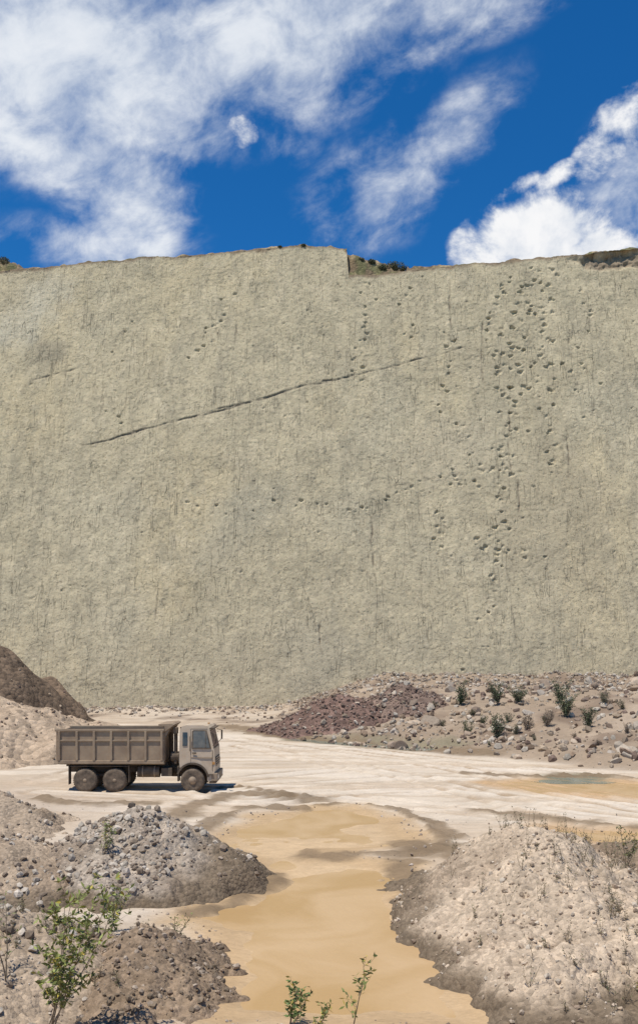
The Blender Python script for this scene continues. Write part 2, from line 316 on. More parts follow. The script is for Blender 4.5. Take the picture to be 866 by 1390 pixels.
def stroke(x0,z0,x1,z1,w,v,wig):
    L=math.hypot(x1-x0,z1-z0); n=int(L/r0*1.6)+2
    tt=np.linspace(0,1,n); off=wig*2*fbm(tt*L*0.45+random.random()*300,tt*0+random.random()*90,4)
    nx,nz=-(z1-z0)/L,(x1-x0)/L
    xx=x0+(x1-x0)*tt+nx*off; zz=z0+(z1-z0)*tt+nz*off
    vv=v*(0.1+1.5*vn(tt*L*1.3+x0,tt*0+z0,9))*np.minimum(1,np.minimum(tt,1-tt)*6+0.15)
    i=((xx+52)/r0); j=((zz+1)/r0); R=int(math.ceil(w))
    for di in range(-R,R+1):
        for dj in range(-R,R+1):
            ii=np.clip(np.round(i).astype(int)+di,0,RW-1); jj=np.clip(np.round(j).astype(int)+dj,0,RH-1)
            a=np.clip(1-np.hypot(ii-i,jj-j)/w,0,1)*vv
            np.maximum.at(crack,(jj,ii),a)
for k in range(520):
    x=random.uniform(-52,52); z=random.uniform(0,70)
    if vn(x*0.12,z*0.08,44)<random.random()*0.5: continue
    L=random.choice([0.5,0.8,1.2,2,2.5,4,5]); stroke(x,z,x+random.gauss(0,0.07)*L,z+L,random.choice([0.8,0.9,1.0]),random.uniform(0.12,0.5),0.28)
for k in range(12):
    x=random.uniform(-50,50); z=random.uniform(0,50); L=random.uniform(8,18)
    stroke(x,z,x+random.gauss(0,0.04)*L,z+L,1.0,random.uniform(0.3,0.5),0.5)
for px,y0,y1 in [(770,590,650),(507,745,790),(215,800,845),(435,840,900),(705,650,700),(880,690,720),(610,380,450),(690,560,640),(322,440,470),(655,430,520),(505,700,740)]:
    a=wp(px,y0); b_=wp(px+random.uniform(-4,4),y1); stroke(b_[0],b_[1],a[0],a[1],1.3,0.85,0.35)
def pstroke(P,w,v,wig=0.3):
    Q=[wp(*p) for p in P]
    for a,b_ in zip(Q[:-1],Q[1:]): stroke(a[0],a[1],b_[0],b_[1],w,v,wig)
pstroke([(112,607),(290,558),(345,545),(400,527),(470,512)],1.25,1.2,0.35)
pstroke([(270,566),(346,545),(395,529)],1.7,1.2,0.15)
pstroke([(140,600),(220,577)],1.3,1.1,0.2)
pstroke([(380,533),(430,519),(480,510)],1.3,1.1,0.15)
pstroke([(465,513),(590,482),(650,466)],1.2,1.0,0.30)
pstroke([(40,517),(106,499)],1.3,0.95,0.3)
pstroke([(500,668),(560,655),(640,640),(690,630)],1.0,0.5,0.6)
for k in range(70):
    x=random.uniform(-50,45); z=random.uniform(2,62); L=random.uniform(1.0,4); stroke(x,z,x+L,z+L*random.uniform(0.05,0.35),0.9,random.uniform(0.25,0.5),0.4)
fp=np.zeros((RH,RW))
def foot(x,z,r,d):
    i=(x+52)/r0; j=(z+1)/r0; R=int(r/r0*2.2)+2; i0=int(i); j0=int(j)
    if i0-R<0 or j0-R<0 or i0+R>=RW or j0+R>=RH: return
    jj,ii=np.mgrid[j0-R:j0+R+1,i0-R:i0+R+1]
    ang=random.uniform(-0.5,0.5); dx=(ii-i)*r0; dz=(jj-j)*r0
    th=np.arctan2(dz,dx); wob=1+0.22*np.cos(3*th+random.uniform(0,6))+0.12*np.cos(5*th+random.uniform(0,6))
    q=np.sqrt(((dx*math.cos(ang)+dz*math.sin(ang))/(r*1.15))**2+((dz*math.cos(ang)-dx*math.sin(ang))/(r*0.75))**2)*wob
    pit=-d*np.clip(1.2-q**3,0,1)+d*0.22*np.exp(-((q-1.3)/0.28)**2)*(dz<0)
    fp[j0-R:j0+R+1,i0-R:i0+R+1]+=pit
def trackway(P,n,sig,r=(0.2,0.42),alt=0.0):
    Q=np.array([wp(*p) for p in P]); seg=np.hypot(*(Q[1:]-Q[:-1]).T); cum=np.concatenate([[0],np.cumsum(seg)])
    for k in range(n):
        s=(k+0.5*random.random())/n*cum[-1]; x=np.interp(s,cum,Q[:,0]); z=np.interp(s,cum,Q[:,1])
        x+=random.gauss(0,sig)+(alt if k%2 else -alt); z+=random.gauss(0,sig*0.7); foot(x,z,random.uniform(*r),random.uniform(0.12,0.36))
trackway([(728,362),(705,430),(697,500),(690,560),(688,640),(682,700),(676,775)],44,0.5,alt=0.45)
trackway([(745,362),(742,430),(738,500),(741,560),(752,650)],32,0.5,alt=0.4)
trackway([(690,372),(668,430),(670,480),(688,540),(700,600)],32,0.9)
trackway([(712,400),(716,470),(708,540)],22,2.6)
trackway([(690,600),(665,650),(610,655)],12,1.1)
trackway([(690,640),(640,635),(585,655),(540,672),(470,690)],18,1.0,(0.16,0.32))
trackway([(500,380),(497,430),(487,470),(480,520)],18,0.4,(0.18,0.36),alt=0.4)
trackway([(598,690),(596,730),(601,772)],8,0.2,(0.2,0.36),0.35)
trackway([(610,450),(605,560),(640,620)],13,0.8,(0.18,0.34))
trackway([(800,380),(792,480),(803,580)],12,1.0,(0.18,0.34))
trackway([(640,730),(685,745),(740,760)],10,0.8)
trackway([(690,720),(676,800),(640,880),(610,920)],16,0.8,(0.16,0.32))
trackway([(320,400),(300,430),(255,490)],12,0.6,(0.18,0.34))
trackway([(545,390),(560,470)],7,0.6,(0.16,0.28))
trackway([(470,690),(400,680),(330,700),(240,685)],12,0.7,(0.16,0.30))
trackway([(180,430),(150,520),(170,600)],8,0.6,(0.14,0.26))
for k in range(560):
    x=random.uniform(-50,50); z=random.uniform(1,66)
    if random.random()<0.5+0.5*float(ss(0,20,x)): foot(x,z,random.uniform(0.12,0.23),random.uniform(0.06,0.16))
def samp(A,x,z):
    i=(x+52)/r0; j=(z+1)/r0; ok=(i>1)&(i<RW-2)&(j>1)&(j<RH-2)
    i=np.clip(i,1,RW-2.01); j=np.clip(j,1,RH-2.01); a=i.astype(int); b_=j.astype(int); fx=i-a; fz=j-b_
    v=(A[b_,a]*(1-fx)+A[b_,a+1]*fx)*(1-fz)+(A[b_+1,a]*(1-fx)+A[b_+1,a+1]*fx)*fz
    return v*ok
cr=samp(crack,CX,CZ); ft=samp(fp,CX,CZ)
disp=1.6*fbm(CX*0.03,CZ*0.03,3,130)+0.06*fbm(CX*0.30,CZ*0.25,3,131)+0.10*fbm(CX*1.9,CZ*3.2,3,132,0.7)
st=fbm(CX*0.30,CZ*0.26,5,133)*9; disp+=0.05*(np.floor(st)+ss(0.40,0.60,st-np.floor(st)))
disp+=ft-0.20*np.clip(cr,0,1)**1.5
q=wp(835,352); pm=ss(1.2,0.5,np.sqrt(((CX-q[0]-2)/8.5)**2+((CZ-q[1]-(CX-q[0])*0.10)/1.7)**2)+0.9*fbm(CX*0.5,CZ*0.5,4,140)); disp-=pm*(0.8+1.6*fbm(CX*0.9,CZ*0.9,4,141))
CY=WY+LEAN*CZ-disp
col=np.ones(CX.shape+(3,))*np.array((0.445,0.392,0.288))
def cm(m,c):
    global col
    m=np.clip(m,0,1)[...,None]; col=col*(1-m)+np.array(c)*m
cm(0.5*ss(-0.02,0.2,fbm(CX*0.05,CZ*0.06,4,150)),(0.45,0.41,0.32))
cm(0.55*ss(0.0,0.2,fbm(CX*0.09,CZ*0.04,5,151)),(0.47,0.40,0.275))
cm(0.40*ss(0.02,0.2,fbm(CX*0.5,CZ*0.14,5,152)),(0.34,0.305,0.235))
cm(0.45*ss(0.08,0.2,fbm(CX*0.5,CZ*0.35,5,153,0.6)),(0.31,0.28,0.215))
cm(0.5*ss(0.06,0.2,fbm(CX*1.6,CZ*1.3,4,156,0.65)),(0.29,0.258,0.20))
cm(0.45*ss(0.08,0.22,fbm(CX*0.8,CZ*0.5,5,154,0.6)),(0.53,0.465,0.35))
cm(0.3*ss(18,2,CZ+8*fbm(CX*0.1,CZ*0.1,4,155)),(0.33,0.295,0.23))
for (px,py,rx,rz,ang,c,w) in [(68,476,2.6,2.2,0,(0.28,0.25,0.195),0.7),(335,690,6,3.2,0.5,(0.32,0.305,0.255),0.35),(45,420,3.5,8,-0.6,(0.46,0.44,0.38),0.5),(300,740,7,3,0.6,(0.32,0.295,0.24),0.35),(430,880,5,6,0,(0.33,0.305,0.25),0.35),(760,700,9,12,0,(0.36,0.31,0.23),0.4),(690,560,7,20,0,(0.37,0.325,0.24),0.35),(600,610,8,5,0.3,(0.49,0.43,0.33),0.4)]:
    a=wp(px,py); dx=CX-a[0]; dz=CZ-a[1]; u=dx*math.cos(ang)+dz*math.sin(ang); v=dz*math.cos(ang)-dx*math.sin(ang)
    cm(w*ss(1.3,0.3,np.sqrt((u/rx)**2+(v/rz)**2)+1.1*fbm(CX*0.35,CZ*0.35,5,157)),c)
col=col*np.array((1.12,1.06,0.93))
cm(pm*0.9,(0.25,0.19,0.13))
cm(0.8*np.clip(cr*1.2,0,1),(0.13,0.105,0.08))
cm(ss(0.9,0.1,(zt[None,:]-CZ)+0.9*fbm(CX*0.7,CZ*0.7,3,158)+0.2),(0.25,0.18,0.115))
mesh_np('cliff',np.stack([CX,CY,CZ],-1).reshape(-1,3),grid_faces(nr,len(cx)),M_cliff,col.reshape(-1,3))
hx=spacing(-230,230,-52,52,0.25,1.05,3.0); dd=np.array([0,0.25,0.6,1,1.5,2,2.6,3.3,4.2,5.5,8,14,30,60,140.])
HX,HD=np.meshgrid(hx,dd); z0=ztop(hx)[None,:]-0.15; z1=zhill(hx)[None,:]
notch=(z1-z0)>1.0
rise=np.where(notch,ss(0,3.6,HD),ss(0,0.7,HD))
rn=fbm(HX*0.7,HD*0.9,4,160)
HZ=z0+(z1+0.35-z0)*rise+rn*(0.9+1.5*notch*ss(0,1,HD))*ss(-0.1,0.5,HD)-0.02*HD
HY=WY+LEAN*z0+HD-1.6*fbm(HX*0.03,(z0+0*HX)*0.03,3,130)+0.05
hc=np.ones(HX.shape+(3,))*np.array((0.18,0.13,0.08)); k=ss(-0.05,0.2,fbm(HX*0.8,HD*0.8,4,161))[...,None]; hc=hc*(1-k)+np.array((0.34,0.26,0.145))*k
k=(ss(0.02,0.15,fbm(HX*0.6+40,HD*0.9,4,162)))[...,None]*0.7; hc=hc*(1-k)+np.array((0.10,0.11,0.045))*k
mesh_np('hilltop',np.stack([HX,HY,HZ],-1).reshape(-1,3),grid_faces(len(dd),len(hx)),M_bank,hc.reshape(-1,3))
# ---------------------------------------------------------------- stones
def icos(sub):
    bm=bmesh.new(); bmesh.ops.create_icosphere(bm,subdivisions=sub,radius=1); bm.verts.ensure_lookup_table()
    V=np.array([v.co[:] for v in bm.verts]); Fc=np.array([[v.index for v in f.verts] for f in bm.faces]); bm.free(); return V,Fc
def variants(sub,n):
    out=[]; V,Fc=icos(sub)
    for k in range(n):
        W=V.copy()
        for j in range(7):
            nrm=rng.normal(size=3); nrm/=np.linalg.norm(nrm); d=rng.uniform(0.45,0.85); h=W@nrm; W=W-np.outer(np.maximum(h-d,0),nrm)
        W=W*rng.uniform(0.7,1.25,3)*np.array([1.15,1,0.75]); out.append(W)
    return out,Fc
V1,F1=variants(1,6); V2,F2=variants(3,6)
def stones(name,x,y,size,colors,big=False,sink=0.25,mat=None):
    z,_=htot(x,y); Vs,Fc=(V2,F2) if big else (V1,F1)
    n=len(x); var=rng.integers(0,6,n); nv=len(Vs[0]); A=np.array(Vs)[var]
    q=rng.normal(size=(n,4)); q[:,1:3]*=0.5; q/=np.linalg.norm(q,axis=1)[:,None]; w,a,b_,c=q.T
    R=np.stack([1-2*(b_*b_+c*c),2*(a*b_-c*w),2*(a*c+b_*w),2*(a*b_+c*w),1-2*(a*a+c*c),2*(b_*c-a*w),2*(a*c-b_*w),2*(b_*c+a*w),1-2*(a*a+b_*b_)],-1).reshape(n,3,3)
    A=np.einsum('nij,nvj->nvi',R,A)*size[:,None,None]
    A=A+np.stack([x,y,z+size*(0.6-sink*1.6)],-1)[:,None,:]
    FF=(Fc[None]+np.arange(n)[:,None,None]*nv).reshape(-1,3)
    col=np.array(colors)[rng.integers(0,len(colors),n)]*rng.uniform(0.7,1.2,(n,1)); col=np.repeat(col,nv,0)
    return mesh_np(name,A.reshape(-1,3),FF,mat or M_rock,col,smooth=False)
def sz(n,lo,hi,p=2.5): return lo+(hi-lo)*rng.random(n)**p
GC=[(0.41,0.355,0.28),(0.35,0.28,0.21),(0.29,0.225,0.165),(0.48,0.415,0.335),(0.24,0.185,0.135)]
BC=[(0.35,0.268,0.185),(0.42,0.33,0.24),(0.27,0.193,0.13),(0.20,0.14,0.105),(0.48,0.40,0.305)]
def on(mi,n,lim=0.06):
    M=MOUNDS[mi]; bb=M[1][1]; x=rng.uniform(bb[0],bb[1],n); y=rng.uniform(bb[2],bb[3],n); m=mz(M,x,y)
    _,idx=htot(x,y); k=(idx==mi)&(m>lim); return x[k],y[k]
def cat(*a): return np.concatenate([q[0] for q in a]),np.concatenate([q[1] for q in a])
x,y=cat(on(0,14000,0.2),on(1,5000),on(2,3500),on(3,8000))
kk=~((x>-3.6)&(y>22)&(rng.random(len(x))<0.75)); kk&=rng.random(len(x))<(0.25+0.75*ss(-0.10,0.1,fbm(x*0.7,y*0.7,3,175))); x=x[kk]; y=y[kk]
stones('gravel',x,y,sz(len(x),0.02,0.14,3.6),GC)
x,y=cat(on(5,15000),on(7,4000)); kk=rng.random(len(x))<(0.3+0.7*ss(-0.1,0.1,fbm(x*0.8,y*0.8,3,176))); x=x[kk]; y=y[kk]
stones('gravel',x,y,sz(len(x),0.014,0.08,4.0),[(0.48,0.385,0.285),(0.40,0.31,0.22),(0.30,0.225,0.16),(0.52,0.44,0.34)])
x,y=cat(on(4,4000),on(6,2500)); stones('gravel',x,y,sz(len(x),0.015,0.09,3.4),[(0.22,0.17,0.12),(0.28,0.21,0.15),(0.36,0.29,0.22),(0.17,0.13,0.09)])
x,y=cat(on(10,6000),on(11,5000)); stones('rubble',x,y,sz(len(x),0.05,0.22,3.5),[(0.18,0.118,0.09),(0.22,0.148,0.112),(0.28,0.205,0.16),(0.14,0.098,0.075)])
x,y=cat(on(8,2500),on(9,3000)); stones('rubble',x,y,sz(len(x),0.04,0.2,3.5),BC[:4])
n=30000; y=rng.uniform(40,118,n); x=rng.uniform(-12,50,n); s=bank_s(x,y)
dens=ss(-0.5,1.0,s)*np.clip(0.4+0.6*ss(6,0,s)+ss(0.02,0.2,fbm(x*0.2,y*0.2,3,170))*0.5,0,1)*(0.15+0.85*ss(-6,4,x)); k=rng.random(n)<dens*0.8; x=x[k]; y=y[k]
stones('rubble',x,y,sz(len(x),0.04,0.40,3.5),BC+GC[:2])
n=320; y=rng.uniform(45,112,n); x=rng.uniform(3,42,n); s=bank_s(x,y); k=(s>1)&(x<y*0.42); x=x[k]; y=y[k]
stones('boulders',x,y,sz(len(x),0.2,0.65,2.8),[(0.43,0.355,0.27),(0.36,0.27,0.195),(0.47,0.40,0.32),(0.30,0.22,0.16)],big=True)
bx=np.array([gp(582,990,0.8)[0],gp(560,985,1)[0],gp(592,975,1)[0],gp(600,1008)[0],gp(826,938,2.5)[0],gp(790,942,2.5)[0]]); by=np.array([gp(582,990,0.8)[1],gp(560,985,1)[1],gp(592,975,1)[1],gp(600,1008)[1],95,92.])
stones('boulders',bx,by,np.array([0.85,0.6,0.6,0.4,0.9,0.8]),[(0.42,0.33,0.24)],big=True)
n=3000; x=rng.uniform(-50,40,n); y=119-np.abs(rng.normal(0,5,n)); stones('rubble',x,y,sz(n,0.05,0.4,4),GC+BC[:2])
n=14000; x=rng.uniform(-14,14,n); y=rng.uniform(13,40,n); p,p2,p4=masks(x,y); z,idx=htot(x,y)
k=(idx<0)&(p<-0.05)&(rng.random(n)<ss(3.0,0.0,-p)*0.4+0.4*ss(27,20,y)+0.06); x=x[k]; y=y[k]
stones('gravel',x,y,sz(len(x),0.015,0.08,3.5),[(0.36,0.29,0.22),(0.25,0.19,0.14),(0.45,0.38,0.31)])
# ---------------------------------------------------------------- plants
class MB:
    def __init__(s): s.v=[];s.f=[];s.c=[]
    def tube(s,P,r0,r1,c,n=5):
        P=[Vector(p) for p in P]; b0=len(s.v)
        for i,p in enumerate(P):
            d=(P[min(i+1,len(P)-1)]-P[max(i-1,0)]).normalized(); a=d.orthogonal().normalized(); b_=d.cross(a); r=r0+(r1-r0)*i/(len(P)-1)
            for k in range(n):
                t_=2*math.pi*k/n; s.v.append(tuple(p+a*(r*math.cos(t_))+b_*(r*math.sin(t_)))); s.c.append(c)
        for i in range(len(P)-1):
            for k in range(n): s.f.append((b0+i*n+k,b0+i*n+(k+1)%n,b0+(i+1)*n+(k+1)%n,b0+(i+1)*n+k))
    def leaf(s,p,d,l,w,c):
        d=Vector(d).normalized(); a=d.orthogonal().normalized(); a.rotate(Matrix.Rotation(random.uniform(0,6.28),3,d)); p=Vector(p); b0=len(s.v)
        for q in (p,p+d*l*0.5+a*w,p+d*l,p+d*l*0.5-a*w): s.v.append(tuple(q)); s.c.append(c)
        s.f.append((b0,b0+1,b0+2,b0+3))
    def make(s,name): return mesh_np(name,s.v,s.f,M_leaf,np.array(s.c),smooth=False)
def branch(mb,p,d,L,r,wood,steps=5,wob=0.25,up=0.1):
    P=[Vector(p)]; d=Vector(d).normalized()
    for i in range(steps):
        d=(d+Vector((random.gauss(0,wob),random.gauss(0,wob),random.gauss(0,wob*0.5)+up))*0.6).normalized(); P.append(P[-1]+d*L/steps)
    mb.tube(P,r,r*0.35,wood); return P
def hz(x,y): return float(htot(np.array([x]),np.array([y]))[0][0])
def shrub(x,y,h,w,green,seed,leafs=1400,name='shrub'):
    random.seed(seed); mb=MB(); z=hz(x,y)-0.05
    ns=random.randint(5,9); tips=[]
    for k in range(ns):
        a=random.uniform(0,6.28); sp=random.uniform(0.05,0.6)*w/h
        P=branch(mb,(x,y,z),(math.cos(a)*sp,math.sin(a)*sp,0.8),h*random.uniform(0.45,1.0),h*0.014,(0.13,0.09,0.06))
        for j in range(1,len(P)):
            for q in range(3):
                a2=random.uniform(0,6.28); Q=branch(mb,P[j],(math.cos(a2),math.sin(a2),0.7),h*random.uniform(0.12,0.3),h*0.005,(0.13,0.09,0.06),3)
                tips+= Q
    for k in range(leafs):
        t_=random.choice(tips); p=t_+Vector((random.gauss(0,1),random.gauss(0,1),random.gauss(0,1)))*h*0.04
        p.z=max(p.z,z+0.1)
        sh=random.uniform(0.5,1.45); c=tuple(v*sh for v in green)
        mb.leaf(p,(random.gauss(0,1),random.gauss(0,1),random.gauss(0.5,1)),h*0.07,h*0.018,c)
    return mb.make(name)
G1=(0.09,0.11,0.05); G2=(0.12,0.135,0.06); G3=(0.17,0.155,0.085); DRY=(0.25,0.19,0.13)
S=[(625,958,2.0,1.1,G1),(675,962,2.0,1.9,G1),(703,960,1.7,1.7,G1),(760,955,2.0,1.0,G1),(768,975,2.1,1.2,G2),(798,990,1.8,1.7,G1),(634,998,1.3,1.1,G2),(675,1003,2.1,1.4,G1),(716,992,1.4,1.3,DRY),(742,992,1.4,1.2,DRY),(655,985,0.9,0.8,G2),(700,1000,1.0,0.9,G3),(820,962,1.3,0.9,G3),(740,985,0.9,0.8,G1),(640,975,0.8,0.8,G3),(850,1000,0.9,1.0,DRY),(690,985,0.9,1.2,G3),(600,990,0.7,0.9,G3),(780,1005,0.7,0.9,DRY),(725,1010,0.6,0.8,G3),(810,1015,0.6,0.8,DRY),(665,1015,0.6,0.8,G3),(845,965,0.9,1.0,G3),(590,965,0.6,0.8,G3)]
for i,(px,py,h,w,g) in enumerate(S):
    best=None
    for yy in np.arange(50,112,1.0):
        xx=(px-433)/F*yy; zz=hz(xx,yy); pyy=903+(CAMZ-zz)/yy*F
        if pyy<=py: best=(xx,yy); break
    if best is None: best=((px-433)/F*95,95)
    sc_=best[1]/78.0
    shrub(best[0],best[1],h*sc_,w*sc_,g,200+i,1000)
for i,(px,py,h) in enumerate([(542,362,1.4),(520,360,0.9),(505,352,0.7),(490,350,0.7),(534,358,1.1),(550,364,1.0),(5,356,1.0),(412,334,0.4),(380,336,0.35)]):
    a=wp(px,py); random.seed(300+i); mb=MB(); yb=WY+LEAN*a[1]+(1.6 if 470<px<556 else 0.3)
    for k in range(7):
        an=random.uniform(0,6.28); branch(mb,(a[0],yb,a[1]-0.3),(math.cos(an)*0.8,math.sin(an)*0.5,0.7),h,0.03,(0.1,0.07,0.05))
    for k in range(600):
        u=Vector((random.gauss(0,1),random.gauss(0,1),random.gauss(0,1))).normalized()*random.random()**0.4; p=Vector((a[0]+u.x*h*0.9,yb+u.y*h*0.8,a[1]+h*0.35+u.z*h*0.55))
        sh=random.uniform(0.4,1.2); mb.leaf(p,(random.gauss(0,1),random.gauss(0,1),random.gauss(0.5,1)),0.2,0.05,(0.10*sh,0.10*sh,0.04*sh))
    mb.make('shrub')
def sapling(x,y,h,seed,stems=3,leafs=9,ll=0.09,green=(0.16,0.19,0.05),lean=(0.25,0),name='sapling',spread=0.35):
    random.seed(seed); mb=MB(); z=hz(x,y)-0.05; wood=(0.22,0.17,0.11)
    for k in range(stems):
        P=branch(mb,(x+random.gauss(0,0.03),y+random.gauss(0,0.03),z),(lean[0]+random.gauss(0,spread),lean[1]+random.gauss(0,spread),1),h*random.uniform(0.65,1),0.013,wood,7,0.13,0.05)
        for j in range(2,len(P)):
            for q in range(2):
                a2=random.uniform(0,6.28); Q=branch(mb,P[j],(math.cos(a2),math.sin(a2),0.8),h*random.uniform(0.12,0.28),0.004,wood,4)
                for t_ in Q[1:]:
                    for m_ in range(leafs//3):
                        sh=random.uniform(0.6,1.4); c=tuple(v*sh for v in green)
                        if random.random()<0.15: c=(0.38*sh,0.30*sh,0.06)
                        mb.leaf(t_,(random.gauss(0,1),random.gauss(0,1),random.gauss(0.2,0.7)),ll*random.uniform(0.6,1.2),ll*0.17,c)
    return mb.make(name)
sapling(-4.25,14.6,2.6,401,5,15,0.13,spread=0.16,lean=(0.32,0),green=(0.20,0.22,0.055))
sapling(-5.2,15.5,1.6,402,2,4,0.08)
sapling(-4.6,20.5,1.0,403,3,7,0.08)
sapling(-5.6,24.0,0.9,404,2,7,0.09)
sapling(0.45,14.9,1.35,405,1,6,0.11,lean=(0.25,0),spread=0.1)
sapling(-0.45,15.3,0.8,406,3,7,0.10,green=(0.10,0.15,0.04),spread=0.15)
sapling(-0.05,15.0,0.75,407,1,9,0.08,spread=0.15)
sapling(-3.0,19.5,0.7,408,2,5,0.07)
sapling(5.6,16.0,0.9,409,3,9,0.09,green=(0.08,0.12,0.035))
sapling(7.4,22.5,0.9,410,3,7,0.08,green=(0.12,0.13,0.05))
sapling(8.9,25.5,0.9,411,3,9,0.09,green=(0.10,0.12,0.05))
random.seed(55); mb=MB()
def weed(x,y,h):
    z=hz(x,y)-0.02
    for k in range(random.randint(2,4)):
        P=branch(mb,(x,y,z),(random.gauss(0,0.25),random.gauss(0,0.25),1),h*random.uniform(0.6,1),0.005,(0.24,0.18,0.11),4,0.15)
        for t_ in P[1:]:
            for q in range(2):
                sh=random.uniform(0.6,1.3); g=random.choice([(0.25,0.19,0.11),(0.18,0.15,0.08),(0.12,0.13,0.05)]); mb.leaf(t_,(random.gauss(0,1),random.gauss(0,1),random.gauss(0.6,0.6)),0.06,0.008,tuple(v*sh for v in g))
for k in range(260):
    x=random.uniform(2.9,8.3); y=random.uniform(15,23.5)
    if random.random()<ss(3.0,6.0,x)*0.8+0.15: weed(x,y,random.uniform(0.2,0.7))
for k in range(80): weed(random.uniform(-8,-3.2),random.uniform(14.5,21),random.uniform(0.15,0.4))
for k in range(80): weed(random.uniform(7.5,12),random.uniform(20,30),random.uniform(0.25,0.6))
mb.make('dry_weeds')
# ---------------------------------------------------------------- dump truck
T_bed=simple('bed_paint',(0.265,0.19,0.125),0.75,0,(0.42,0.315,0.205),1.4,0.9)
T_in=simple('bed_inner',(0.16,0.105,0.09),0.8,0,(0.24,0.17,0.13),2,0.8)
T_cab=simple('cab_paint',(0.58,0.465,0.335),0.5,0,(0.42,0.315,0.21),1.6,0.8,0.4)
T_dark=simple('chassis_dark',(0.065,0.049,0.036),0.8,0,(0.23,0.168,0.11),3,0.8)
T_tyre=simple('tyre_rubber',(0.07,0.055,0.042),0.9,0,(0.27,0.20,0.135),4,0.9)
T_hub=simple('wheel_rim',(0.29,0.215,0.145),0.7,0,(0.38,0.285,0.19),5,0.9)
T_glass=simple('window_glass',(0.03,0.035,0.04),0.12,0,(0.16,0.14,0.115),3,0.5,0.6)
T_win=simple('side_glass',(0.11,0.105,0.09),0.15,0,(0.26,0.225,0.175),3,0.7,0.6)
T_lamp=simple('lamp_lens',(0.5,0.25,0.08),0.3); T_white=simple('lamp_clear',(0.6,0.58,0.52),0.2)
truck=link(bpy.data.objects.new('dump_truck',None))
def fin(bm,name,mat,bev=0.0,smooth=False):
    if bev>0: bmesh.ops.bevel(bm,geom=bm.edges[:],offset=bev,segments=2,affect='EDGES',profile=0.6)
    bmesh.ops.recalc_face_normals(bm,faces=bm.faces[:])
    me=bpy.data.meshes.new(name); bm.to_mesh(me); bm.free(); me.materials.append(mat)
    if smooth:
        for p_ in me.polygons: p_.use_smooth=True
    o=link(bpy.data.objects.new(name,me)); o.parent=truck; return o
def box(name,x0,x1,y0,y1,z0,z1,mat,bev=0.012,rot=None):
    bm=bmesh.new(); bmesh.ops.create_cube(bm,size=1,matrix=Matrix.Translation(((x0+x1)/2,(y0+y1)/2,(z0+z1)/2))@(Matrix.Rotation(rot[0],4,rot[1]) if rot else Matrix())@Matrix.Diagonal((x1-x0,y1-y0,z1-z0,1)))
    return fin(bm,name,mat,bev)
def prism(name,P,y0,y1,mat,bev=0.0,taper=None):
    bm=bmesh.new(); a=[bm.verts.new((p[0],y0,p[1])) for p in P]; b_=[bm.verts.new((p[0],y1,p[1])) for p in P]
    bm.faces.new(a); bm.faces.new(b_[::-1]); n=len(P)
    for i in range(n): bm.faces.new((a[i],b_[i],b_[(i+1)%n],a[(i+1)%n]))
    if taper:
        cy=(y0+y1)/2
        for v in bm.verts:
            if v.co.z>taper[0]: v.co.y=cy+(v.co.y-cy)*(1-taper[1]*(v.co.z-taper[0]))
    return fin(bm,name,mat,bev)
def cyl(name,p0,p1,r,mat,n=20):
    p0=Vector(p0);p1=Vector(p1); bm=bmesh.new(); d=p1-p0
    bmesh.ops.create_cone(bm,cap_ends=True,segments=n,radius1=r,radius2=r,depth=d.length,matrix=Matrix.Translation((p0+p1)/2)@d.to_track_quat('Z','Y').to_matrix().to_4x4())
    return fin(bm,name,mat,0)
def lathe(name,cx,cy,cz,prof,mat,n=44):
    bm=bmesh.new(); rings=[]
    for (yy,r) in prof: rings.append([bm.verts.new((cx+r*math.cos(2*math.pi*k/n),cy+yy,cz+r*math.sin(2*math.pi*k/n))) for k in range(n)])
    for a,b_ in zip(rings[:-1],rings[1:]):
        for k in range(n): bm.faces.new((a[k],a[(k+1)%n],b_[(k+1)%n],b_[k]))
    bm.faces.new(rings[0]); bm.faces.new(rings[-1][::-1])
    return fin(bm,name,mat,0,True)
def wheel(i,cx,side,front):
    R=0.545; cz=R; s=side; yo=1.22*s
    def tyre(nm,y0):
        w=0.29; prof=[(0,0.30),(0.0,0.34),(-0.02,0.44),(0.0,0.50),(0.03,0.535),(0.06,R),(w-0.06,R),(w-0.03,0.535),(w,0.50),(w+0.02,0.44),(w,0.34),(w,0.30)]
        lathe(nm,cx,y0,cz,[(-a*s,r) for a,r in prof],T_tyre)
        bm=bmesh.new()
        for k in range(34):
            a=2*math.pi*k/34
            for h_ in (0,1):
                M_=Matrix.Translation((cx,y0-s*(0.09+0.12*h_),cz))@Matrix.Rotation(a+h_*0.09,4,'Y')@Matrix.Translation((R+0.004,0,0))@Matrix.Diagonal((0.03,0.10,0.055,1))
                bmesh.ops.create_cube(bm,size=1,matrix=M_)
        fin(bm,nm+'_tread',T_tyre,0)
    tyre('tyre_%d'%i,yo)
    if not front: tyre('tyre_inner_%d'%i,yo-0.33*s)
    if front: pr_=[(0.02,0.335),(0.0,0.325),(0.05,0.30),(0.06,0.20),(-0.03,0.17),(-0.03,0.11),(-0.06,0.09),(-0.06,0.01)]
    else: pr_=[(0.02,0.335),(0.0,0.325),(0.04,0.305),(0.15,0.28),(0.17,0.17),(0.03,0.13),(0.03,0.10),(-0.01,0.08),(-0.01,0.01)]
    lathe('rim_%d'%i,cx,yo,cz,[(-a*s,r) for a,r in pr_],T_hub)
    bm=bmesh.new()
    for k in range(8):
        a=2*math.pi*k/8; dd_=0.05 if front else 0.155
        bmesh.ops.create_cone(bm,cap_ends=True,segments=8,radius1=0.02,radius2=0.02,depth=0.05,matrix=Matrix.Translation((cx+0.225*math.cos(a),yo-s*(dd_-0.02),cz+0.225*math.sin(a)))@Matrix.Rotation(math.pi/2,4,'X'))
    fin(bm,'lug_nuts_%d'%i,T_dark)
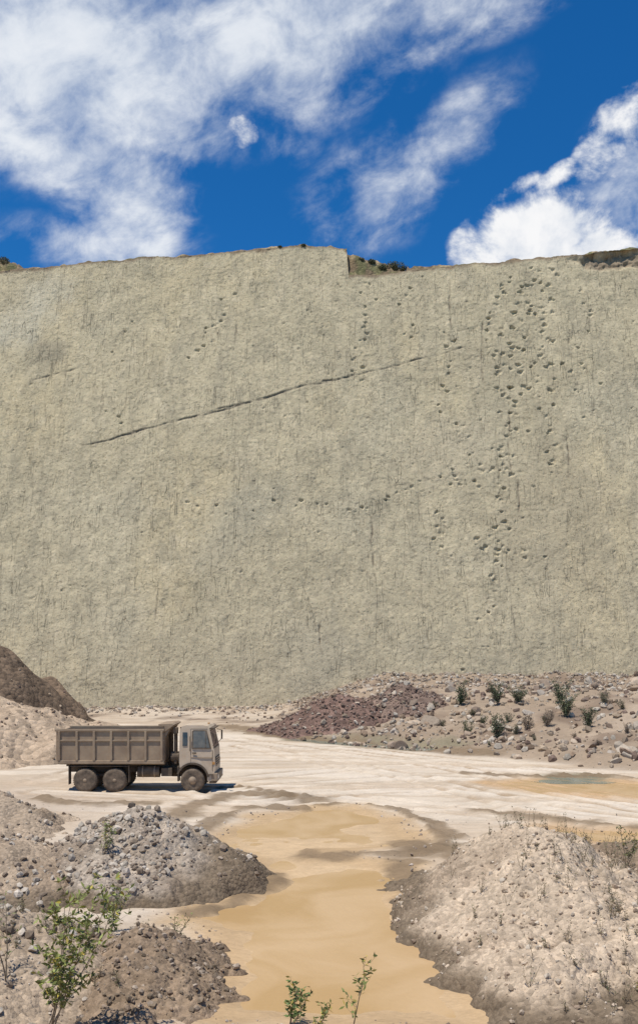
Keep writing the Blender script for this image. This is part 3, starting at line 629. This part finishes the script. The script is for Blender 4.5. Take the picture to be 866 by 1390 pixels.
for i,(cx_,fr_) in enumerate([(1.32,False),(2.70,False),(6.33,True)]):
    wheel(i*2,cx_,-1,fr_); wheel(i*2+1,cx_,1,fr_)
    cyl('axle_%d'%i,(cx_,-1.1,0.545),(cx_,1.1,0.545),0.09,T_dark)
    if not fr_:
        bm=bmesh.new(); bmesh.ops.create_uvsphere(bm,u_segments=16,v_segments=10,radius=0.24,matrix=Matrix.Translation((cx_,0,0.56))); fin(bm,'differential_%d'%i,T_dark,0,True)
for s in (-1,1):
    box('chassis_rail',0.35,7.0,s*0.43-0.05,s*0.43+0.05,0.86,1.12,T_dark)
    box('sub_frame',0.25,5.1,s*0.43-0.045,s*0.43+0.045,1.125,1.27,T_dark)
    box('leaf_spring',1.2,2.85,s*0.62-0.04,s*0.62+0.04,0.66,0.80,T_dark)
for k,xx in enumerate([0.45,1.4,2.0,2.6,3.6,4.6,5.4]): box('crossmember_%d'%k,xx-0.05,xx+0.05,-0.378,0.378,0.9,1.08,T_dark)
zb,ztp=1.42,2.86
box('bed_floor',0.10,5.0,-1.10,1.10,1.275,1.40,T_bed)
for s in (-1,1):
    prism('bed_side',[(0.06,zb-0.02),(0.0,ztp),(5.0,ztp),(5.0,zb-0.02)],s*1.18-0.03,s*1.18+0.03,T_bed,0.008)
    box('bed_top_rail',-0.02,5.02,s*1.20-0.075,s*1.20+0.075,ztp-0.03,ztp+0.09,T_bed,0.02)
    box('bed_mid_rail',0.03,5.0,s*1.235-0.03,s*1.235+0.03,2.37,2.44,T_bed,0.01)
    box('bed_bottom_rail',0.06,5.0,s*1.20-0.07,s*1.20+0.07,zb-0.10,zb+0.06,T_bed,0.015)
    for k,xx in enumerate([0.12,0.95,1.75,2.55,3.35,4.15,4.90]):
        box('bed_rib_%d'%k,xx-0.055,xx+0.055,s*1.245-0.045,s*1.245+0.045,zb+0.05,ztp-0.02,T_bed,0.015)
    box('bed_inner_lining',0.08,4.93,s*1.142-0.004,s*1.142+0.004,1.41,ztp-0.04,T_in,0)
    box('mudguard_front',3.35,3.38,s*1.02-0.2,s*1.02+0.2,0.45,1.25,T_dark,0.004)
    box('mudguard_rear',0.55,0.58,s*1.02-0.2,s*1.02+0.2,0.35,1.25,T_dark,0.004)
    box('fender_strip',0.62,3.34,s*1.02-0.19,s*1.02+0.19,1.19,1.22,T_dark,0.004)
box('tailgate',-0.03,0.05,-1.13,1.13,zb,ztp,T_bed,0.01,)
for k,yy in enumerate([-0.9,-0.3,0.3,0.9]): box('tailgate_rib_%d'%k,-0.10,-0.033,yy-0.05,yy+0.05,zb+0.05,ztp-0.05,T_bed)
box('headboard',4.94,5.02,-1.145,1.145,1.43,3.12,T_bed,0.01)
prism('cab_guard',[(4.75,3.10),(4.72,3.16),(5.35,3.20),(5.45,3.14),(5.42,3.09),(5.03,2.80),(5.03,3.08)],-1.2,1.2,T_bed,0.008)
for k,yy in enumerate([-1.1,-0.4,0.4,1.1]): prism('guard_bracket_%d'%k,[(5.022,2.5),(5.022,2.78),(5.33,3.08),(5.30,2.98)],yy-0.03,yy+0.03,T_bed)
cyl('fuel_tank',(3.75,-0.82,0.92),(4.75,-0.82,0.92),0.27,T_dark)
cyl('fuel_tank_strap_a',(3.95,-0.82,0.92),(4.0,-0.82,0.92),0.28,T_hub); cyl('fuel_tank_strap_b',(4.5,-0.82,0.92),(4.55,-0.82,0.92),0.28,T_hub)
box('battery_box',4.85,5.35,-1.08,-0.55,0.72,1.10,T_dark); box('air_tank_box',3.75,4.75,0.55,1.08,0.65,1.12,T_dark)
cyl('air_tank',(4.85,0.8,0.85),(5.5,0.8,0.85),0.16,T_dark)
cyl('hydraulic_ram',(5.15,0,1.0),(5.15,0,2.7),0.11,T_dark)
cyl('air_intake',(5.50,-0.85,1.3),(5.50,-0.85,2.75),0.09,T_dark); box('intake_head',5.40,5.60,-1.02,-0.68,2.70,3.0,T_dark,0.03)
cyl('air_cleaner',(5.28,-0.75,1.62),(5.66,-0.75,1.62),0.24,T_dark); cyl('exhaust',(5.52,0.85,1.1),(5.52,0.85,2.9),0.07,T_hub)
box('gearbox',5.2,6.9,-0.34,0.34,0.62,1.35,T_dark,0.05)
arch=[(6.33+0.70*math.cos(math.radians(a)),0.60+0.70*math.sin(math.radians(a))) for a in range(14,160,9)]
P=[(5.74,1.12)]+arch[::-1][1:]+[(7.02,0.52),(7.34,0.52),(7.37,1.2),(7.33,1.98),(7.10,2.98),(7.0,3.07),(6.8,3.11),(6.0,3.11),(5.82,3.05),(5.72,2.9),(5.70,1.4)]
prism('cab_shell',P,-1.19,1.19,T_cab,0.0,taper=(1.9,0.06))
def side_panel(name,P,mat,off):
    for s in (-1,1):
        bm=bmesh.new()
        def yy(z): return s*(1.19*(1-0.06*max(0,z-1.9))+off)
        a=[bm.verts.new((p[0],yy(p[1]),p[1])) for p in P]; b_=[bm.verts.new((p[0],yy(p[1])-s*0.03,p[1])) for p in P]; n=len(P)
        bm.faces.new(a); bm.faces.new(b_[::-1])
        for i in range(n): bm.faces.new((a[i],b_[i],b_[(i+1)%n],a[(i+1)%n]))
        fin(bm,name,mat)
side_panel('window_seal',[(6.30,2.02),(6.30,2.82),(6.36,2.88),(6.98,2.88),(7.20,2.02)],T_dark,0.004)
side_panel('side_window',[(6.35,2.07),(6.35,2.79),(6.39,2.83),(6.95,2.83),(7.13,2.07)],T_win,0.008)
side_panel('window_post',[(6.92,2.07),(6.92,2.83),(6.95,2.83),(6.95,2.07)],T_dark,0.012)
side_panel('rear_quarter_window',[(5.86,2.15),(5.86,2.78),(6.08,2.78),(6.08,2.15)],T_glass,0.006)
side_panel('door_gap_rear',[(6.235,1.32),(6.235,2.93),(6.25,2.93),(6.25,1.32)],T_dark,0.003)
side_panel('door_gap_top',[(6.25,2.93),(7.02,2.93),(7.02,2.945),(6.25,2.945)],T_dark,0.003)
side_panel('door_gap_front',[(7.245,1.0),(7.245,1.95),(7.258,1.95),(7.258,1.0)],T_dark,0.003)
side_panel('door_handle',[(6.32,1.78),(6.32,1.85),(6.50,1.85),(6.50,1.78)],T_dark,0.03)
side_panel('door_crease',[(6.26,1.60),(6.26,1.625),(7.24,1.625),(7.24,1.60)],T_hub,0.008)
side_panel('fender_flare',[(6.33+0.78*math.cos(math.radians(a)),0.60+0.78*math.sin(math.radians(a))) for a in range(8,163,9)]+[(6.33+0.69*math.cos(math.radians(a)),0.60+0.69*math.sin(math.radians(a))) for a in range(161,7,-9)],T_dark,0.05)
d=Vector((7.10-7.33,0,2.98-1.98)); nrm=Vector((1.0,0,0.23)).normalized()
def fpanel(name,u0,u1,w,off,mat):
    bm=bmesh.new(); b0=Vector((7.33,0,1.98)); q=[]
    for (u,sy) in ((u0,-1),(u0,1),(u1,1),(u1,-1)):
        p=b0+d*u+nrm*off; q.append(bm.verts.new((p.x,sy*w*(1-0.05*u),p.z)))
    r=[bm.verts.new(v.co-nrm*0.02) for v in q]; bm.faces.new(q); bm.faces.new(r[::-1])
    for i in range(4): bm.faces.new((q[i],r[i],r[(i+1)%4],q[(i+1)%4]))
    fin(bm,name,mat)
fpanel('windscreen_seal',0.04,0.90,1.09,0.003,T_dark); fpanel('windscreen',0.08,0.86,1.04,0.006,T_glass)
box('sun_visor',7.02,7.32,-0.98,0.98,2.93,2.98,T_dark,0.01)
for k,yy in enumerate([-0.5,0.35]): box('wiper_%d'%k,7.31,7.335,yy-0.3,yy+0.3,2.06,2.08,T_dark,0)
box('grille',7.362,7.385,-0.72,0.72,1.15,1.60,T_dark,0.006)
for k in range(4): box('grille_bar_%d'%k,7.386,7.40,-0.70,0.70,1.19+k*0.11,1.225+k*0.11,T_cab,0.003)
box('bumper',7.20,7.50,-1.20,1.20,0.50,0.88,T_hub,0.04); box('bumper_lower',7.1,7.42,-1.1,1.1,0.40,0.495,T_dark,0.02)
for s in (-1,1):
    box('headlamp',7.38,7.515,s*0.93-0.17,s*0.93+0.17,0.60,0.79,T_white,0.02)
    box('turn_signal',7.25,7.375,s*1.195-0.015,s*1.195+0.015,1.28,1.40,T_lamp,0.006)
    cyl('mirror_arm_top',(7.2,s*1.17,2.80),(7.42,s*1.38,2.72),0.015,T_dark,8); cyl('mirror_arm_low',(7.27,s*1.19,2.15),(7.42,s*1.38,2.30),0.015,T_dark,8)
    box('mirror',7.39,7.46,s*1.38-0.09,s*1.38+0.09,2.28,2.74,T_dark,0.03)
    for k,zz in enumerate([0.45,0.80]): box('cab_step_%d'%k,7.04,7.30,s*1.20-0.05,s*1.20+0.05,zz,zz+0.04,T_dark,0.006)
    cyl('grab_handle',(6.20,s*1.21,1.9),(6.20,s*1.20,2.6),0.015,T_dark,8)
    box('wheel_arch_liner',5.62,5.70,s*1.0-0.2,s*1.0+0.2,0.5,1.2,T_dark,0.01)
box('roof_marker',6.9,7.0,-0.06,0.06,3.11,3.17,T_lamp,0.01)
truck.location=(-12.22,43.2+1.25+0.2,-0.0)
tz=float(hground(np.array([-8.5]),np.array([44.5]))[0]); truck.location.z=tz-0.02
# ---------------------------------------------------------------- light & sky
sd=Vector((-0.25,-0.23,0.94)).normalized()
sun=bpy.data.lights.new('sun','SUN'); sun.energy=4.7; sun.angle=math.radians(0.5); sun.color=(1.0,0.95,0.865)
so=link(bpy.data.objects.new('sun',sun)); so.rotation_euler=sd.to_track_quat('Z','Y').to_euler()
w=bpy.data.worlds.new('World'); sc.world=w; w.use_nodes=True; nt=w.node_tree; L=nt.links
bg=nt.nodes['Background']; sky=N(nt,'ShaderNodeTexSky',sky_type='NISHITA'); sky.sun_disc=False
sky.sun_elevation=math.asin(sd.z); sky.sun_rotation=math.atan2(sd.x,sd.y); sky.altitude=2800; sky.air_density=1.0; sky.dust_density=0.3; sky.ozone_density=3.0
hs=N(nt,'ShaderNodeHueSaturation'); hs.inputs['Saturation'].default_value=1.32; hs.inputs['Value'].default_value=1.0; L.new(sky.outputs['Color'],hs.inputs['Color'])
tc=N(nt,'ShaderNodeTexCoord')
def noise(scale,detail,rough,mscale=(1,1,1),rot=0,loc=(0,0,0),dist=0.0):
    mp=N(nt,'ShaderNodeMapping',vector_type='TEXTURE'); mp.inputs['Rotation'].default_value=(0,-math.radians(rot),0); mp.inputs['Scale'].default_value=mscale; mp.inputs['Location'].default_value=loc
    L.new(tc.outputs['Generated'],mp.inputs['Vector']); nz=N(nt,'ShaderNodeTexNoise'); nz.inputs['Scale'].default_value=scale; nz.inputs['Detail'].default_value=detail; nz.inputs['Roughness'].default_value=rough; nz.inputs['Distortion'].default_value=dist
    L.new(mp.outputs['Vector'],nz.inputs['Vector']); return nz
def mth(op,a,b_,clamp=False):
    n=N(nt,'ShaderNodeMath',operation=op); n.use_clamp=clamp
    for i,v in enumerate((a,b_)):
        if isinstance(v,(int,float)): n.inputs[i].default_value=v
        else: L.new(v,n.inputs[i])
    return n.outputs[0]
def mrange(v,a,b_,c=0,d_=1):
    n=N(nt,'ShaderNodeMapRange',interpolation_type='SMOOTHSTEP'); L.new(v,n.inputs['Value'])
    for k_,q in zip(('From Min','From Max','To Min','To Max'),(a,b_,c,d_)): n.inputs[k_].default_value=q
    return n.outputs['Result']
def blob(px,py,a,b_,ang,wt):
    dv=Vector(((px-433)/F,1,(903-py)/F)); k_=dv.length; dv.normalize()
    mp=N(nt,'ShaderNodeMapping',vector_type='TEXTURE'); mp.inputs['Location'].default_value=dv; mp.inputs['Rotation'].default_value=(0,-math.radians(ang),0); mp.inputs['Scale'].default_value=(a/F/k_,0.6,b_/F/k_)
    L.new(tc.outputs['Generated'],mp.inputs['Vector']); ln=N(nt,'ShaderNodeVectorMath',operation='LENGTH'); L.new(mp.outputs['Vector'],ln.inputs[0])
    return mrange(ln.outputs['Value'],1.35,0.1,0,wt)
wis=[(120,70,330,150,8,1.05),(400,40,310,110,14,0.98),(640,-15,190,60,8,0.78),(50,180,210,75,-8,0.80),(180,260,110,120,15,0.66),(290,180,110,45,20,0.62),(520,255,150,80,22,0.50),(620,180,120,60,28,0.42),(120,335,160,42,0,0.46),(390,200,60,30,0,0.36),(850,235,110,85,30,0.66),(230,-250,500,180,10,0.8),(1150,100,300,120,0,0.5)]
acc=None
for b_ in wis:
    o=blob(*b_); acc=o if acc is None else mth('MAXIMUM',acc,o)
n1=noise(7.0,8,0.60,(1.25,1,0.9),25,dist=0.25); n2=noise(26.0,7,0.62,(1.35,1,0.85),22,(3,1,2),dist=0.3)
nn=mth('ADD',mth('MULTIPLY',mth('SUBTRACT',n1.outputs['Fac'],0.5),2.3),mth('MULTIPLY',mth('SUBTRACT',n2.outputs['Fac'],0.5),1.3))
dens=mth('ADD',acc,mth('MULTIPLY',nn,mrange(acc,0.0,0.35,0.12,1.0)))
wisp=mrange(dens,0.08,1.15,0,0.95)
acc2=None
for b_ in [(735,320,118,56,4,1.3),(665,338,60,30,10,0.85),(805,335,60,38,0,1.1),(838,190,75,50,50,0.8),(700,255,45,14,20,0.6),(755,240,40,18,20,0.6),(330,178,34,24,10,0.40),(775,295,50,36,-20,0.9)]:
    o=blob(*b_); acc2=o if acc2 is None else mth('MAXIMUM',acc2,o)
n3=noise(17.0,8,0.62,(1.2,1,1),0,dist=0.2)
n3c=mth('ADD',mth('SUBTRACT',n3.outputs['Fac'],0.5),mth('MULTIPLY',mth('SUBTRACT',n2.outputs['Fac'],0.5),0.25))
d2=mth('ADD',acc2,mth('MULTIPLY',n3c,2.6)); d2=mth('MULTIPLY',d2,mrange(acc2,0.02,0.25,0,1)); puff=mrange(d2,0.25,0.90,0,1)
cov=mth('MAXIMUM',wisp,puff,True)
sh=mrange(nn,-0.5,0.55,0.0,1.0)
cc=N(nt,'ShaderNodeMix',data_type='RGBA'); L.new(sh,cc.inputs[0]); cc.inputs[6].default_value=(5.8,6.5,7.6,1); cc.inputs[7].default_value=(8.6,8.9,9.3,1)
c2=N(nt,'ShaderNodeMix',data_type='RGBA'); L.new(mrange(n3c,-0.16,0.08),c2.inputs[0]); c2.inputs[6].default_value=(7.2,7.6,8.3,1); c2.inputs[7].default_value=(9.4,9.4,9.5,1)
cp=N(nt,'ShaderNodeMix',data_type='RGBA'); L.new(puff,cp.inputs[0]); L.new(cc.outputs[2],cp.inputs[6]); L.new(c2.outputs[2],cp.inputs[7])
SKYT=N(nt,'ShaderNodeMix',data_type='RGBA',blend_type='MULTIPLY'); SKYT.inputs[0].default_value=1.0; L.new(hs.outputs['Color'],SKYT.inputs[6]); SKYT.inputs[7].default_value=(0.8,1.3,1.42,1)
mx=N(nt,'ShaderNodeMix',data_type='RGBA'); L.new(cov,mx.inputs[0]); L.new(SKYT.outputs[2],mx.inputs[6]); L.new(cp.outputs[2],mx.inputs[7])
L.new(mx.outputs[2],bg.inputs['Color']); bg.inputs['Strength'].default_value=0.1
# ---------------------------------------------------------------- camera
cd=bpy.data.cameras.new('camera'); cam=link(bpy.data.objects.new('camera',cd)); cam.location=(0,0,CAMZ); cam.rotation_euler=(math.radians(90),0,0)
cd.sensor_fit='AUTO'; cd.sensor_width=36; cd.lens=F/1390*36; cd.shift_y=208/1390; cd.clip_end=2000; cd.clip_start=0.1
sc.camera=cam
sc.view_settings.view_transform='Standard'; sc.view_settings.look='None'; sc.view_settings.exposure=0; sc.view_settings.gamma=1
